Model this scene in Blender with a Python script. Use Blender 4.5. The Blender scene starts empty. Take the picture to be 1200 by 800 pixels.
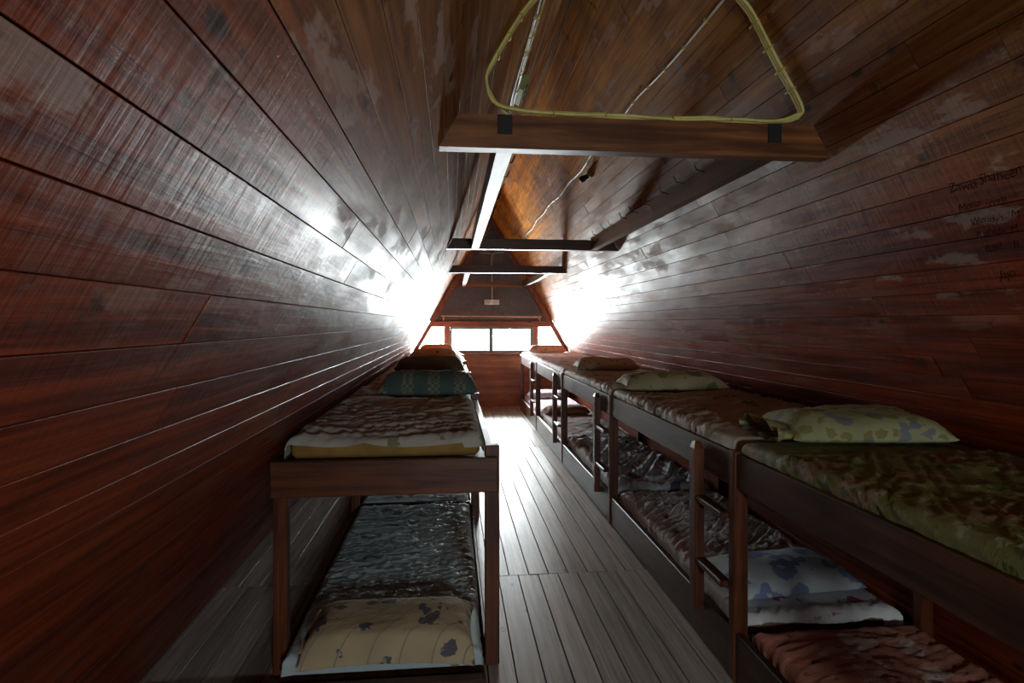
import bpy, bmesh, math, random
from mathutils import Vector, Matrix, noise

# ------------------------------------------------------------------ camera
F_PX, YAW, EYE, V0 = 700.0, math.atan(70 / 700.0), 1.437, 379.0
sc = bpy.context.scene
COL = sc.collection
cam_d = bpy.data.cameras.new('camera')
cam_d.sensor_width = 36.0
cam_d.lens = F_PX / 1200 * 36.0
cam_d.shift_y = -(400 - V0) / 1200
cam_d.clip_start = 0.02
cam = bpy.data.objects.new('camera', cam_d)
cam.location = (0, 0, EYE)
cam.rotation_euler = (math.pi / 2, 0, -YAW)
COL.objects.link(cam)
sc.camera = cam

# ------------------------------------------------------------------ sky and exposure
SKY = 140.0
w = bpy.data.worlds.new('overcast_sky')
sc.world = w
w.use_nodes = True
bg = w.node_tree.nodes['Background']
bg.inputs[0].default_value = (0.93, 0.97, 1.0, 1)
bg.inputs[1].default_value = SKY
sc.view_settings.view_transform = 'Standard'
sc.view_settings.look = 'None'
sc.view_settings.gamma = 1
sc.view_settings.use_curve_mapping = False
sc.view_settings.exposure = 0.0
sc.cycles.max_bounces = 10
sc.cycles.diffuse_bounces = 6
sc.cycles.glossy_bounces = 5
sc.cycles.transparent_max_bounces = 12

# ------------------------------------------------------------------ room numbers (metres)
XL, XR, APX, APZ = -1.245, 2.605, 0.68, 3.31      # floor edges, ridge
K = (APX - XL) / APZ                              # run per metre of rise
YF, YB = 10.38, -1.7                              # far gable, gable behind the camera
def wl(z): return XL + K * z
def wr(z): return XR - K * z

def portal(x0, x1, z0, z1, y, into):
    d = bpy.data.lights.new('window_portal', 'AREA')
    d.shape = 'RECTANGLE'
    d.size, d.size_y = x1 - x0, z1 - z0
    d.cycles.is_portal = True
    o = bpy.data.objects.new('window_portal', d)
    o.location = ((x0 + x1) / 2, y, (z0 + z1) / 2)
    o.rotation_euler = (math.pi / 2 if into > 0 else -math.pi / 2, 0, 0)
    COL.objects.link(o)
WIN = (-0.03, 1.39, 0.93, 1.365)                  # far window glass
BWIN = (0.47, 0.87, 1.12, 1.44)                   # window in the gable behind the camera
portal(-0.62, 1.98, 0.90, 1.50, YF + 0.12, -1)
portal(BWIN[0], BWIN[1], BWIN[2], BWIN[3], YB - 0.12, 1)

# ------------------------------------------------------------------ node helpers
def new_mat(name):
    m = bpy.data.materials.new(name)
    m.use_nodes = True
    nt = m.node_tree
    return m, nt, nt.nodes['Principled BSDF']
class N:
    def __init__(s, nt): s.nt = nt
    def n(s, t, **kw):
        nd = s.nt.nodes.new(t)
        for k, v in kw.items(): setattr(nd, k, v)
        return nd
    def l(s, a, b): s.nt.links.new(a, b)
    def setv(s, sock, v):
        if hasattr(v, 'links') or isinstance(v, bpy.types.NodeSocket): s.l(v, sock)
        else: sock.default_value = v
    def pos(s): return s.n('ShaderNodeNewGeometry').outputs['Position']
    def obj(s): return s.n('ShaderNodeTexCoord').outputs['Object']
    def rnd(s): return s.n('ShaderNodeObjectInfo').outputs['Random']
    def mapping(s, vec, scale=(1, 1, 1), rot=(0, 0, 0), loc=(0, 0, 0)):
        m = s.n('ShaderNodeMapping')
        s.l(vec, m.inputs[0]); m.inputs['Scale'].default_value = scale
        m.inputs['Rotation'].default_value = rot; m.inputs['Location'].default_value = loc
        return m.outputs[0]
    def noise(s, vec, scale, detail=4, rough=0.55, dist=0.0):
        t = s.n('ShaderNodeTexNoise')
        s.l(vec, t.inputs['Vector']); t.inputs['Scale'].default_value = scale
        t.inputs['Detail'].default_value = detail; t.inputs['Roughness'].default_value = rough
        t.inputs['Distortion'].default_value = dist
        return t.outputs['Fac']
    def voro(s, vec, scale, out='Distance', feat='F1', rnd=1.0):
        t = s.n('ShaderNodeTexVoronoi', feature=feat)
        s.l(vec, t.inputs['Vector']); t.inputs['Scale'].default_value = scale
        t.inputs['Randomness'].default_value = rnd
        return t.outputs[out]
    def ramp(s, fac, lo, hi):           # 0..1 map range, smooth
        t = s.n('ShaderNodeMapRange', interpolation_type='SMOOTHSTEP')
        s.setv(t.inputs[0], fac); t.inputs[1].default_value = lo; t.inputs[2].default_value = hi
        return t.outputs[0]
    def math(s, op, a, b=0.0):
        t = s.n('ShaderNodeMath', operation=op)
        s.setv(t.inputs[0], a); s.setv(t.inputs[1], b)
        return t.outputs[0]
    def mix(s, f, a, b):
        t = s.n('ShaderNodeMix', data_type='RGBA')
        s.setv(t.inputs[0], f)
        for i, c in ((6, a), (7, b)):
            if isinstance(c, tuple): t.inputs[i].default_value = (*c, 1) if len(c) == 3 else c
            else: s.l(c, t.inputs[i])
        return t.outputs[2]
    def mul(s, col, f):
        t = s.n('ShaderNodeMix', data_type='RGBA', blend_type='MULTIPLY')
        t.inputs[0].default_value = 1.0
        s.l(col, t.inputs[6])
        if isinstance(f, tuple): t.inputs[7].default_value = (*f, 1)
        else: s.l(f, t.inputs[7])
        return t.outputs[2]
    def sep(s, vec):
        t = s.n('ShaderNodeSeparateXYZ'); s.l(vec, t.inputs[0]); return t.outputs
    def bump(s, h, strength, dist, prev=None):
        t = s.n('ShaderNodeBump')
        t.inputs['Strength'].default_value = strength; t.inputs['Distance'].default_value = dist
        s.l(h, t.inputs['Height'])
        if prev is not None: s.l(prev, t.inputs['Normal'])
        return t.outputs[0]

def plain(name, col, rough=0.5, metal=0.0, spec=0.5):
    m, nt, p = new_mat(name)
    g = N(nt)
    f = g.noise(g.obj(), 14, 3)
    c = g.mix(g.ramp(f, 0.3, 0.7), tuple(x * 0.82 for x in col), tuple(min(1, x * 1.1) for x in col))
    g.l(c, p.inputs['Base Color'])
    p.inputs['Roughness'].default_value = rough
    p.inputs['Metallic'].default_value = metal
    p.inputs['Specular IOR Level'].default_value = spec
    return m

def timber(name, dark, mid, axis, rough=0.42, spec=0.5, scale=1.0):
    """planed timber: grain runs along axis 0/1/2 of the object"""
    m, nt, p = new_mat(name)
    g = N(nt)
    sc3 = [22.0 * scale] * 3; sc3[axis] = 1.6 * scale
    r = g.rnd()
    add = g.n('ShaderNodeVectorMath', operation='ADD')
    g.l(g.pos(), add.inputs[0])
    cmb = g.n('ShaderNodeCombineXYZ')
    for i in range(3): g.l(g.math('MULTIPLY', r, 7.0 + i * 3), cmb.inputs[i])
    g.l(cmb.outputs[0], add.inputs[1])
    v = g.mapping(add.outputs[0], tuple(sc3))
    f = g.noise(v, 1.0, 6, 0.62, 0.6)
    c = g.mix(g.ramp(f, 0.32, 0.68), dark, mid)
    f2 = g.noise(add.outputs[0], 3.0, 3)
    c = g.mul(c, g.mix(g.ramp(f2, 0.3, 0.75), (0.72, 0.7, 0.7), (1.1, 1.05, 1.0)))
    k = g.voro(g.mapping(add.outputs[0], (3.2, 3.2, 3.2)), 1.0)
    c = g.mix(g.ramp(k, 0.10, 0.05), c, tuple(x * 0.25 for x in dark))
    g.l(c, p.inputs['Base Color'])
    rr = g.math('MULTIPLY_ADD', f2, 0.22); rr.node.inputs[2].default_value = rough - 0.1
    g.l(rr, p.inputs['Roughness'])
    p.inputs['Specular IOR Level'].default_value = spec
    g.l(g.bump(f, 0.25, 0.004), p.inputs['Normal'])
    return m

def wall_boards(name):
    m, nt, p = new_mat(name)
    g = N(nt)
    pos, r = g.pos(), g.rnd()
    off = g.n('ShaderNodeCombineXYZ')
    g.l(g.math('MULTIPLY', r, 31.0), off.inputs[0]); g.l(g.math('MULTIPLY', r, 17.0), off.inputs[1])
    a = g.n('ShaderNodeVectorMath', operation='ADD'); g.l(pos, a.inputs[0]); g.l(off.outputs[0], a.inputs[1])
    lp = a.outputs[0]                                     # board-wise shifted position
    grain = g.noise(g.mapping(lp, (34, 1.5, 34)), 1.0, 7, 0.65, 0.8)
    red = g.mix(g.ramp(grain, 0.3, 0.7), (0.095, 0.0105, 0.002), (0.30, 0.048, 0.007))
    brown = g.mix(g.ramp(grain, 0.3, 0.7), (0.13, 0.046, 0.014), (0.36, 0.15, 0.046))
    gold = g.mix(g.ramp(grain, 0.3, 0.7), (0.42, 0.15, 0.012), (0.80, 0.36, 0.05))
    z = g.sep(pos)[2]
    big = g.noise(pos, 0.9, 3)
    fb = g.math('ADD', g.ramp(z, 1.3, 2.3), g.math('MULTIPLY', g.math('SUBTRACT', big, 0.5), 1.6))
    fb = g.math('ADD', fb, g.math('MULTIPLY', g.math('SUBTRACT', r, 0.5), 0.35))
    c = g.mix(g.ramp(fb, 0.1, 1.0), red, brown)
    # honey-coloured bare boards near the ridge, warm light there put into the colour
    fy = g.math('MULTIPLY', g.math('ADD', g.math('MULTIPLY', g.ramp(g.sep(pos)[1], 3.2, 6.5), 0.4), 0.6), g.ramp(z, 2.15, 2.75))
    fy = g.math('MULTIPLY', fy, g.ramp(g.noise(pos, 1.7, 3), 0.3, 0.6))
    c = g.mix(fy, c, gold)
    # dull, rubbed-off varnish patches running with the boards
    pt = g.noise(g.mapping(lp, (7, 2.4, 7)), 1.0, 5, 0.62)
    patch = g.math('MULTIPLY', g.ramp(pt, 0.57, 0.62), g.ramp(z, 1.3, 1.7))
    c = g.mix(g.math('MULTIPLY', patch, 0.6), c, (0.44, 0.32, 0.26))
    # board to board value
    c = g.mul(c, g.mix(r, (0.78, 0.76, 0.76), (1.18, 1.14, 1.1)))
    # knots, smoke stains
    kn = g.voro(g.mapping(lp, (7, 3.3, 7)), 1.0)
    c = g.mix(g.math('MULTIPLY', g.ramp(kn, 0.13, 0.05), 0.85), c, (0.012, 0.007, 0.004))
    st = g.noise(pos, 6.5, 6, 0.7)
    c = g.mix(g.math('MULTIPLY', g.ramp(st, 0.60, 0.68), 0.7), c, (0.03, 0.018, 0.008))
    g.l(c, p.inputs['Base Color'])
    rg = g.noise(g.mapping(lp, (9, 2.0, 9)), 1.0, 4)
    rr = g.math('ADD', g.math('MULTIPLY', g.ramp(rg, 0.25, 0.75), 0.22), 0.35)
    rr = g.math('ADD', rr, g.math('MULTIPLY', patch, 0.12))
    bare = g.ramp(fb, 0.25, 1.0)                          # varnish gone: duller
    rr = g.math('ADD', rr, g.math('MULTIPLY', bare, 0.13))
    g.l(rr, p.inputs['Roughness'])
    g.l(g.math('SUBTRACT', 0.28, g.math('MULTIPLY', bare, 0.12)), p.inputs['Specular IOR Level'])
    p.inputs['IOR'].default_value = 1.42
    b = g.bump(grain, 0.35, 0.003)
    und = g.noise(g.mapping(lp, (12, 5, 12)), 1.0, 3)
    b = g.bump(und, 0.5, 0.006, b)
    saw = g.noise(g.mapping(lp, (4, 60, 4)), 1.0, 4, 0.6)
    b = g.bump(saw, 0.35, 0.003, b)
    g.l(b, p.inputs['Normal'])
    return m

def floor_boards(name):
    m, nt, p = new_mat(name)
    g = N(nt)
    pos, r = g.pos(), g.rnd()
    off = g.n('ShaderNodeCombineXYZ')
    g.l(g.math('MULTIPLY', r, 31.0), off.inputs[0]); g.l(g.math('MULTIPLY', r, 17.0), off.inputs[1])
    a = g.n('ShaderNodeVectorMath', operation='ADD'); g.l(pos, a.inputs[0]); g.l(off.outputs[0], a.inputs[1])
    lp = a.outputs[0]
    gr = g.noise(g.mapping(lp, (38, 1.3, 38)), 1.0, 7, 0.66, 0.7)
    c = g.mix(g.ramp(gr, 0.3, 0.72), (0.25, 0.225, 0.20), (0.60, 0.56, 0.51))
    wear = g.noise(pos, 2.2, 5, 0.6)
    c = g.mix(g.math('MULTIPLY', g.ramp(wear, 0.45, 0.7), 0.45), c, (0.52, 0.49, 0.45))
    c = g.mul(c, g.mix(r, (0.78, 0.77, 0.76), (1.12, 1.1, 1.08)))
    kn = g.voro(g.mapping(lp, (5, 2.2, 5)), 1.0)
    c = g.mix(g.math('MULTIPLY', g.ramp(kn, 0.08, 0.03), 0.9), c, (0.02, 0.016, 0.013))
    g.l(c, p.inputs['Base Color'])
    rr = g.math('ADD', g.math('MULTIPLY', wear, 0.3), 0.24)
    g.l(rr, p.inputs['Roughness'])
    p.inputs['Specular IOR Level'].default_value = 0.5
    b = g.bump(gr, 0.3, 0.003)
    b = g.bump(g.noise(g.mapping(lp, (9, 3, 9)), 1.0, 3), 0.35, 0.005, b)
    g.l(b, p.inputs['Normal'])
    return m

LIFT = 1.7
def fabric(name, base, spots=(), stripes=None, check=None, rough=0.6, sheen=0.0, crease=1.0, spec=0.4, satin=False):
    """spots: (colour, scale, threshold, distort); stripes: (colour, freq, angle, width); check: (colour, freq, band_freq)"""
    base = tuple(min(0.85, x * LIFT) for x in base)
    if not satin: rough = max(rough, 0.68) + 0.07 * (rough > 0.5); spec = 0.14
    m, nt, p = new_mat(name)
    g = N(nt)
    o = g.obj()
    n1 = g.noise(o, 5.0, 4)
    c = g.mix(g.ramp(n1, 0.3, 0.7), tuple(x * 0.86 for x in base), tuple(min(1, x * 1.08) for x in base))
    for i, (col, scl, thr, dis) in enumerate(spots):
        wv = g.n('ShaderNodeVectorMath', operation='ADD')
        wn = g.n('ShaderNodeTexNoise'); g.l(o, wn.inputs['Vector']); wn.inputs['Scale'].default_value = scl * 1.6
        wn.inputs['Detail'].default_value = 2
        wm = g.n('ShaderNodeVectorMath', operation='SCALE'); g.l(wn.outputs['Color'], wm.inputs[0]); wm.inputs['Scale'].default_value = dis / scl
        g.l(g.mapping(o, loc=(i * 3.7, i * 1.9, 0)), wv.inputs[0]); g.l(wm.outputs[0], wv.inputs[1])
        d = g.voro(wv.outputs[0], scl)
        petals = g.noise(o, scl * 3.2, 2)
        d2 = g.math('ADD', d, g.math('MULTIPLY', g.math('SUBTRACT', petals, 0.5), 0.45))
        f = g.ramp(d2, thr, thr - 0.06)
        c = g.mix(g.math('MULTIPLY', f, 0.9), c, col)
    if stripes:
        col, fr, ang, wd = stripes
        v = g.mapping(o, (fr, fr, fr), (0, 0, ang))
        x = g.math('FRACT', g.math('ADD', g.sep(v)[0], g.math('MULTIPLY', g.noise(o, 3, 2), 0.35)))
        f = g.math('LESS_THAN', x, wd)
        c = g.mix(g.math('MULTIPLY', f, 0.7), c, col)
    if check:
        col, fr, band = check
        s3 = g.sep(o)
        bx = g.math('LESS_THAN', g.math('FRACT', g.math('MULTIPLY', s3[0], band)), 0.45)
        ck = g.n('ShaderNodeTexChecker'); g.l(o, ck.inputs['Vector']); ck.inputs['Scale'].default_value = fr
        f = g.math('MULTIPLY', bx, ck.outputs['Fac'])
        c = g.mix(g.math('MULTIPLY', f, 0.85), c, col)
    g.l(c, p.inputs['Base Color'])
    p.inputs['Roughness'].default_value = rough
    p.inputs['Specular IOR Level'].default_value = spec
    p.inputs['Sheen Weight'].default_value = sheen
    wr_ = g.noise(g.mapping(o, (11, 30, 11), (0, 0, 0.4)), 1.0, 4, 0.6, 1.4)
    rid = g.math('ABSOLUTE', g.math('SUBTRACT', wr_, 0.5))
    b = g.bump(rid, 0.5 * crease, 0.012)
    b = g.bump(g.noise(o, 60, 2), 0.15, 0.002, b)
    g.l(b, p.inputs['Normal'])
    return m

def glass(name):
    m = bpy.data.materials.new(name); m.use_nodes = True
    nt = m.node_tree; nt.nodes.clear(); g = N(nt)
    out = g.n('ShaderNodeOutputMaterial'); t = g.n('ShaderNodeBsdfTransparent'); gl = g.n('ShaderNodeBsdfGlossy')
    t.inputs[0].default_value = (0.95, 0.97, 0.96, 1); gl.inputs['Roughness'].default_value = 0.02
    mx = g.n('ShaderNodeMixShader'); fr = g.n('ShaderNodeFresnel'); fr.inputs[0].default_value = 1.45
    g.l(fr.outputs[0], mx.inputs[0]); g.l(t.outputs[0], mx.inputs[1]); g.l(gl.outputs[0], mx.inputs[2])
    g.l(mx.outputs[0], out.inputs[0])
    return m

M = {}
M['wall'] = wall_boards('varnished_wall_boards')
M['floor'] = floor_boards('worn_floor_boards')
M['back'] = plain('dark_gap', (0.012, 0.008, 0.006), 0.9)
for nm, ax in (('x', 0), ('y', 1), ('z', 2)):
    M['bed_' + nm] = timber('bunk_timber_' + nm, (0.06, 0.016, 0.006), (0.22, 0.066, 0.022), ax, 0.40)
    M['dk_' + nm] = timber('dark_timber_' + nm, (0.040, 0.015, 0.007), (0.13, 0.05, 0.022), ax, 0.36)
    M['beam_' + nm] = timber('beam_timber_' + nm, (0.10, 0.032, 0.009), (0.34, 0.135, 0.04), ax, 0.42)
    M['trim_' + nm] = timber('red_trim_' + nm, (0.17, 0.042, 0.02), (0.33, 0.095, 0.045), ax, 0.42)
M['ply'] = timber('panel_wood', (0.26, 0.085, 0.035), (0.50, 0.20, 0.09), 0, 0.45, scale=0.6)
M['grey'] = plain('grey_board', (0.115, 0.10, 0.104), 0.7)
M['vent'] = plain('vent_slat_paint', (0.22, 0.2, 0.18), 0.6)
M['frame'] = plain('window_frame_paint', (0.16, 0.22, 0.21), 0.45)
M['glass'] = glass('window_glass')
M['brass'] = plain('curtain_rod_wood', (0.55, 0.26, 0.10), 0.35)
M['white'] = plain('white_plastic', (0.75, 0.73, 0.7), 0.4)
M['pipe'] = plain('grey_conduit', (0.45, 0.38, 0.35), 0.45)
M['cable'] = plain('yellowed_cable', (0.80, 0.72, 0.24), 0.42)
M['wcable'] = plain('white_cable', (0.82, 0.79, 0.66), 0.42)
M['clip'] = plain('yellow_clip', (0.66, 0.55, 0.10), 0.4)
M['green'] = plain('green_box', (0.34, 0.40, 0.16), 0.5)
M['black'] = plain('black_plate', (0.012, 0.011, 0.01), 0.6)
M['nail'] = plain('black_nail', (0.02, 0.017, 0.015), 0.5, 0.7)
M['ink'] = plain('black_ink', (0.014, 0.007, 0.005), 1.0, 0.0, 0.0)
M['foam'] = plain('yellow_foam', (0.34, 0.20, 0.045), 0.85)
M['foam2'] = plain('ochre_foam', (0.50, 0.31, 0.02), 0.85)
M['foam3'] = plain('brown_foam', (0.24, 0.17, 0.09), 0.85)

# ------------------------------------------------------------------ mesh helpers
class MB:
    def __init__(s): s.v, s.f = [], []
    def add(s, vs, fs):
        b = len(s.v); s.v += [tuple(x) for x in vs]; s.f += [tuple(i + b for i in q) for q in fs]; return s
    def box(s, x0, x1, y0, y1, z0, z1, c=0.004):
        """box with chamfered edges"""
        lo, hi = (x0, y0, z0), (x1, y1, z1)
        c = min(c, min(hi[i] - lo[i] for i in range(3)) * 0.3)
        bm = bmesh.new()
        vs = [bm.verts.new((hi[0] if i & 1 else lo[0], hi[1] if i & 2 else lo[1], hi[2] if i & 4 else lo[2])) for i in range(8)]
        for q in ((0, 2, 3, 1), (4, 5, 7, 6), (0, 1, 5, 4), (2, 6, 7, 3), (0, 4, 6, 2), (1, 3, 7, 5)):
            bm.faces.new([vs[i] for i in q])
        if c > 0: bmesh.ops.bevel(bm, geom=bm.edges[:], offset=c, segments=1, affect='EDGES')
        bm.verts.index_update()
        s.add([v.co[:] for v in bm.verts], [[v.index for v in f.verts] for f in bm.faces]); bm.free(); return s
    def prism(s, poly, y0, y1):
        """(x,z) outline pushed along y"""
        n = len(poly)
        vs = [(x, y0, z) for x, z in poly] + [(x, y1, z) for x, z in poly]
        fs = [tuple(range(n)), tuple(range(2 * n - 1, n - 1, -1))]
        fs += [(i, i + n, (i + 1) % n + n, (i + 1) % n) for i in range(n)]
        return s.add(vs, fs)
    def tube(s, pts, r, n=8):
        pts = [Vector(p) for p in pts]; vs, fs = [], []
        up = Vector((0.13, 0.31, 0.94)).normalized()
        for i, p in enumerate(pts):
            d = (pts[min(i + 1, len(pts) - 1)] - pts[max(i - 1, 0)]).normalized()
            a = d.cross(up)
            if a.length < 1e-3: a = d.cross(Vector((1, 0, 0)))
            a.normalize(); b = d.cross(a)
            rr = r[i] if isinstance(r, (list, tuple)) else r
            vs += [p + (a * math.cos(t) + b * math.sin(t)) * rr for t in [2 * math.pi * j / n for j in range(n)]]
        for i in range(len(pts) - 1):
            for j in range(n):
                fs.append((i * n + j, i * n + (j + 1) % n, (i + 1) * n + (j + 1) % n, (i + 1) * n + j))
        fs.append(tuple(range(n - 1, -1, -1))); fs.append(tuple(range((len(pts) - 1) * n, len(pts) * n)))
        return s.add(vs, fs)
    def build(s, name, mat, parent=None, smooth=False, kind=None):
        me = bpy.data.meshes.new(name); me.from_pydata(s.v, [], s.f); me.update()
        bm = bmesh.new(); bm.from_mesh(me); bmesh.ops.recalc_face_normals(bm, faces=bm.faces); bm.to_mesh(me); bm.free()
        if smooth: me.polygons.foreach_set('use_smooth', [True] * len(me.polygons))
        return link(name, me, mat, parent, kind)
def link(name, me, mat, parent=None, kind=None):
    o = bpy.data.objects.new(name, me)
    if mat and not me.materials: me.materials.append(M[mat] if isinstance(mat, str) else mat)
    COL.objects.link(o)
    if parent: o.parent = parent
    if kind: o['kind'] = kind
    return o
def tag(o, label, cat, group=None):
    o['label'] = label; o['category'] = cat
    if group: o['group'] = group
    return o
def empty(name, loc=(0, 0, 0)):
    o = bpy.data.objects.new(name, None); o.empty_display_size = 0.1
    o.location = loc; COL.objects.link(o); return o
def boxpart(name, mat, parent, *a, c=0.004):
    return MB().box(*a, c=c).build(name, mat, parent)

# ------------------------------------------------------------------ floor and boarded slopes
PLANK = {}
def plank_mesh(L, wd, th, mat, ch=0.0007):
    key = (round(L, 2), round(wd, 4), mat)
    if key in PLANK: return PLANK[key]
    h = wd / 2
    prof = [(-h, 0), (h, 0), (h, th - ch), (h - ch, th), (-h + ch, th), (-h, th - ch)]
    n = len(prof)
    vs = [(-L / 2, a, b) for a, b in prof] + [(L / 2, a, b) for a, b in prof]
    fs = [tuple(range(n)), tuple(range(2 * n - 1, n - 1, -1))] + [(i, i + n, (i + 1) % n + n, (i + 1) % n) for i in range(n)]
    me = bpy.data.meshes.new('plank'); me.from_pydata(vs, [], fs); me.update()
    bm = bmesh.new(); bm.from_mesh(me); bmesh.ops.recalc_face_normals(bm, faces=bm.faces); bm.to_mesh(me); bm.free()
    me.materials.append(M[mat]); PLANK[key] = me
    return me
def plank(parent, mat, center, ax, ay, az, L, wd, th, rng, tilt=0.004):
    o = bpy.data.objects.new('plank', plank_mesh(L, wd, th, mat))
    COL.objects.link(o); o.parent = parent
    m = Matrix((ax, ay, az)).transposed().to_4x4()
    m = Matrix.Translation(Vector(center) + Vector(az) * rng.uniform(0, 0.001)) @ m
    m = m @ Matrix.Rotation(rng.uniform(-tilt, tilt) * 2.5, 4, 'X') @ Matrix.Rotation(rng.uniform(-tilt, tilt) * 0.25, 4, 'Y')
    o.matrix_local = m

rng = random.Random(4)
PITCH = 0.1143
fl = MB().box(XL - 0.2, XR + 0.2, YB - 0.2, YF + 0.2, -0.14, -0.0235, c=0).build('floor', 'back', None, kind='structure')
sections = [(YB, -0.15), (-0.15, 3.40), (3.40, 6.92), (6.92, YF)]
for si, (a, b) in enumerate(sections):
    ox = (0.03, 0.0, 0.062, 0.02)[si]
    x = XL + 0.02 + ox - PITCH
    while x < XR - 0.01:
        x0, x1 = max(x, XL - 0.01), min(x + PITCH, XR + 0.01)
        if x1 - x0 > 0.03:
            plank(fl, 'floor', ((x0 + x1) / 2, (a + b) / 2, -0.0225), (0, 1, 0), (-1, 0, 0), (0, 0, 1), b - a - 0.004, x1 - x0 - 0.0055, 0.02, rng, 0.0025)
        x += PITCH

NRM = math.sqrt(1 + K * K)
def slope(side):
    s = 1 if side == 'left' else -1
    x0 = XL if s > 0 else XR
    e = Vector((s * K, 0, 1)) / NRM                 # up the slope
    n = Vector((s, 0, -K)) / NRM                    # into the room
    ax = Vector((0, s, 0))
    base = Vector((x0, 0, 0))
    TH = 0.022
    # backing shell, outside of the boards
    q = []
    for d, sl0, sl1 in ((-TH, -0.12, NRM * APZ + 0.012), (-TH - 0.06, -0.12, NRM * APZ + 0.05)):
        q += [base + e * sl0 + n * d, base + e * sl1 + n * d]
    poly = [(q[0].x, q[0].z), (q[1].x, q[1].z), (q[3].x, q[3].z), (q[2].x, q[2].z)]
    wobj = MB().prism(poly, YB - 0.12, YF + 0.14).build('wall_' + side, 'back', None, kind='structure')
    pz = 0.0785
    s0 = (0.0685 if s > 0 else 0.052) * NRM - pz * NRM
    r = random.Random(11 if s > 0 else 23)
    i = 0
    while True:
        a = s0 + i * pz * NRM; b = a + pz * NRM; i += 1
        a = max(a, 0.004); b = min(b, NRM * APZ - 0.003)
        if b - a < 0.02:
            if i > 5: break
            continue
        y = YB - r.uniform(0, 1.6)
        while y < YF:
            L = r.choice((1.9, 2.3, 2.7, 3.1, 3.5))
            y0, y1 = max(y, YB), min(y + L, YF)
            if YF - y1 < 0.45: y1 = YF
            y += L
            if y1 - y0 < 0.12: continue
            c = base + e * ((a + b) / 2) + n * (-TH) + Vector((0, (y0 + y1) / 2, 0))
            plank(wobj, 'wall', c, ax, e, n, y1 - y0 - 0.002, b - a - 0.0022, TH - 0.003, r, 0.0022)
            if y1 == YF: break
    return wobj, base, e, n
wall_left, LB, LE, LN = slope('left')
wall_right, RB, RE, RN = slope('right')
MB().box(APX - 0.1, APX + 0.1, YB - 0.12, YF + 0.14, APZ - 0.004, APZ + 0.2, c=0).build('trim_1', 'back', None, kind='structure')  # box added over the ridge joint to shut out sky light

# ------------------------------------------------------------------ far gable
gy0, gy1 = YF, YF + 0.07
wb = MB()
wb.prism([(XL - 0.1, -0.05), (XR + 0.1, -0.05), (wr(0.93) + 0.1, 0.93), (wl(0.93) - 0.1, 0.93)], gy0, gy1)
wall_back = wb.build('wall_back', 'ply', None, kind='structure')
def gp(name, mat, poly, y0=gy0, y1=gy1): return MB().prism(poly, y0, y1).build(name, mat, wall_back)
HZ = 1.48
gp('upper_panel', 'grey', [(wl(HZ) - 0.1, HZ), (wr(HZ) + 0.1, HZ), (wr(2.86) + 0.1, 2.86), (wl(2.86) - 0.1, 2.86)])
# ventilation louvre in the peak
vl = gp('vent_frame', 'grey', [(wl(2.86) - 0.1, 2.86), (wl(2.86) + 0.11, 2.86), (APX, 3.08), (APX, APZ + 0.1)])
gp('vent_frame', 'grey', [(wr(2.86) + 0.1, 2.86), (APX, APZ + 0.1), (APX, 3.08), (wr(2.86) - 0.11, 2.86)])
gp('vent_backing', 'grey', [(wl(2.86), 2.85), (wr(2.86), 2.85), (APX, 3.2)], gy1, gy1 + 0.02)  # board added behind the slats to block sky light
for i in range(5):
    z = 2.868 + i * 0.042
    hw = max(0.02, (3.08 - z) * 0.68)
    o = MB().add([(APX - hw, gy0 + 0.005, z + 0.035), (APX + hw, gy0 + 0.005, z + 0.035), (APX + hw, gy0 + 0.06, z), (APX - hw, gy0 + 0.06, z),
                  (APX - hw, gy0 + 0.005, z + 0.043), (APX + hw, gy0 + 0.005, z + 0.043), (APX + hw, gy0 + 0.06, z + 0.008), (APX - hw, gy0 + 0.06, z + 0.008)],
                 [(0, 1, 2, 3), (4, 5, 6, 7), (0, 1, 5, 4), (2, 3, 7, 6), (0, 3, 7, 4), (1, 2, 6, 5)]).build('vent_slat', 'vent', wall_back)
# timber surround of the windows
boxpart('window_head', 'trim_x', wall_back, wl(HZ) + 0.01, wr(HZ) - 0.01, gy0 - 0.035, gy1, 1.375, HZ)
boxpart('window_sill', 'trim_x', wall_back, wl(0.93) + 0.02, wr(0.93) - 0.02, gy0 - 0.06, gy1, 0.90, 0.93)
boxpart('window_jamb', 'trim_z', wall_back, -0.125, -0.04, gy0 - 0.03, gy1, 0.93, 1.375)
boxpart('window_jamb', 'trim_z', wall_back, 1.40, 1.485, gy0 - 0.03, gy1, 0.93, 1.375)
for s in (1, -1):          # rafters on the gable
    f = wl if s > 0 else wr
    wd = 0.095
    poly = [(f(0.0) + s * 0.004, 0.0), (f(0.0) + s * wd, 0.0), (f(APZ - 0.13) + s * wd - (0.0), APZ - 0.13 - 0.0), (f(APZ - 0.13) + s * 0.004, APZ - 0.13)]
    if s < 0: poly = poly[::-1]
    # stop at the ridge
    z1 = APZ - wd / K
    poly = [(f(0) + s * 0.004, 0.0), (f(0) + s * wd, 0.0), (APX, z1), (APX, APZ - 0.01)]
    MB().prism(poly, gy0 - 0.07, gy0 + 0.0).build('rafter', 'trim_z', wall_back)
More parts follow.
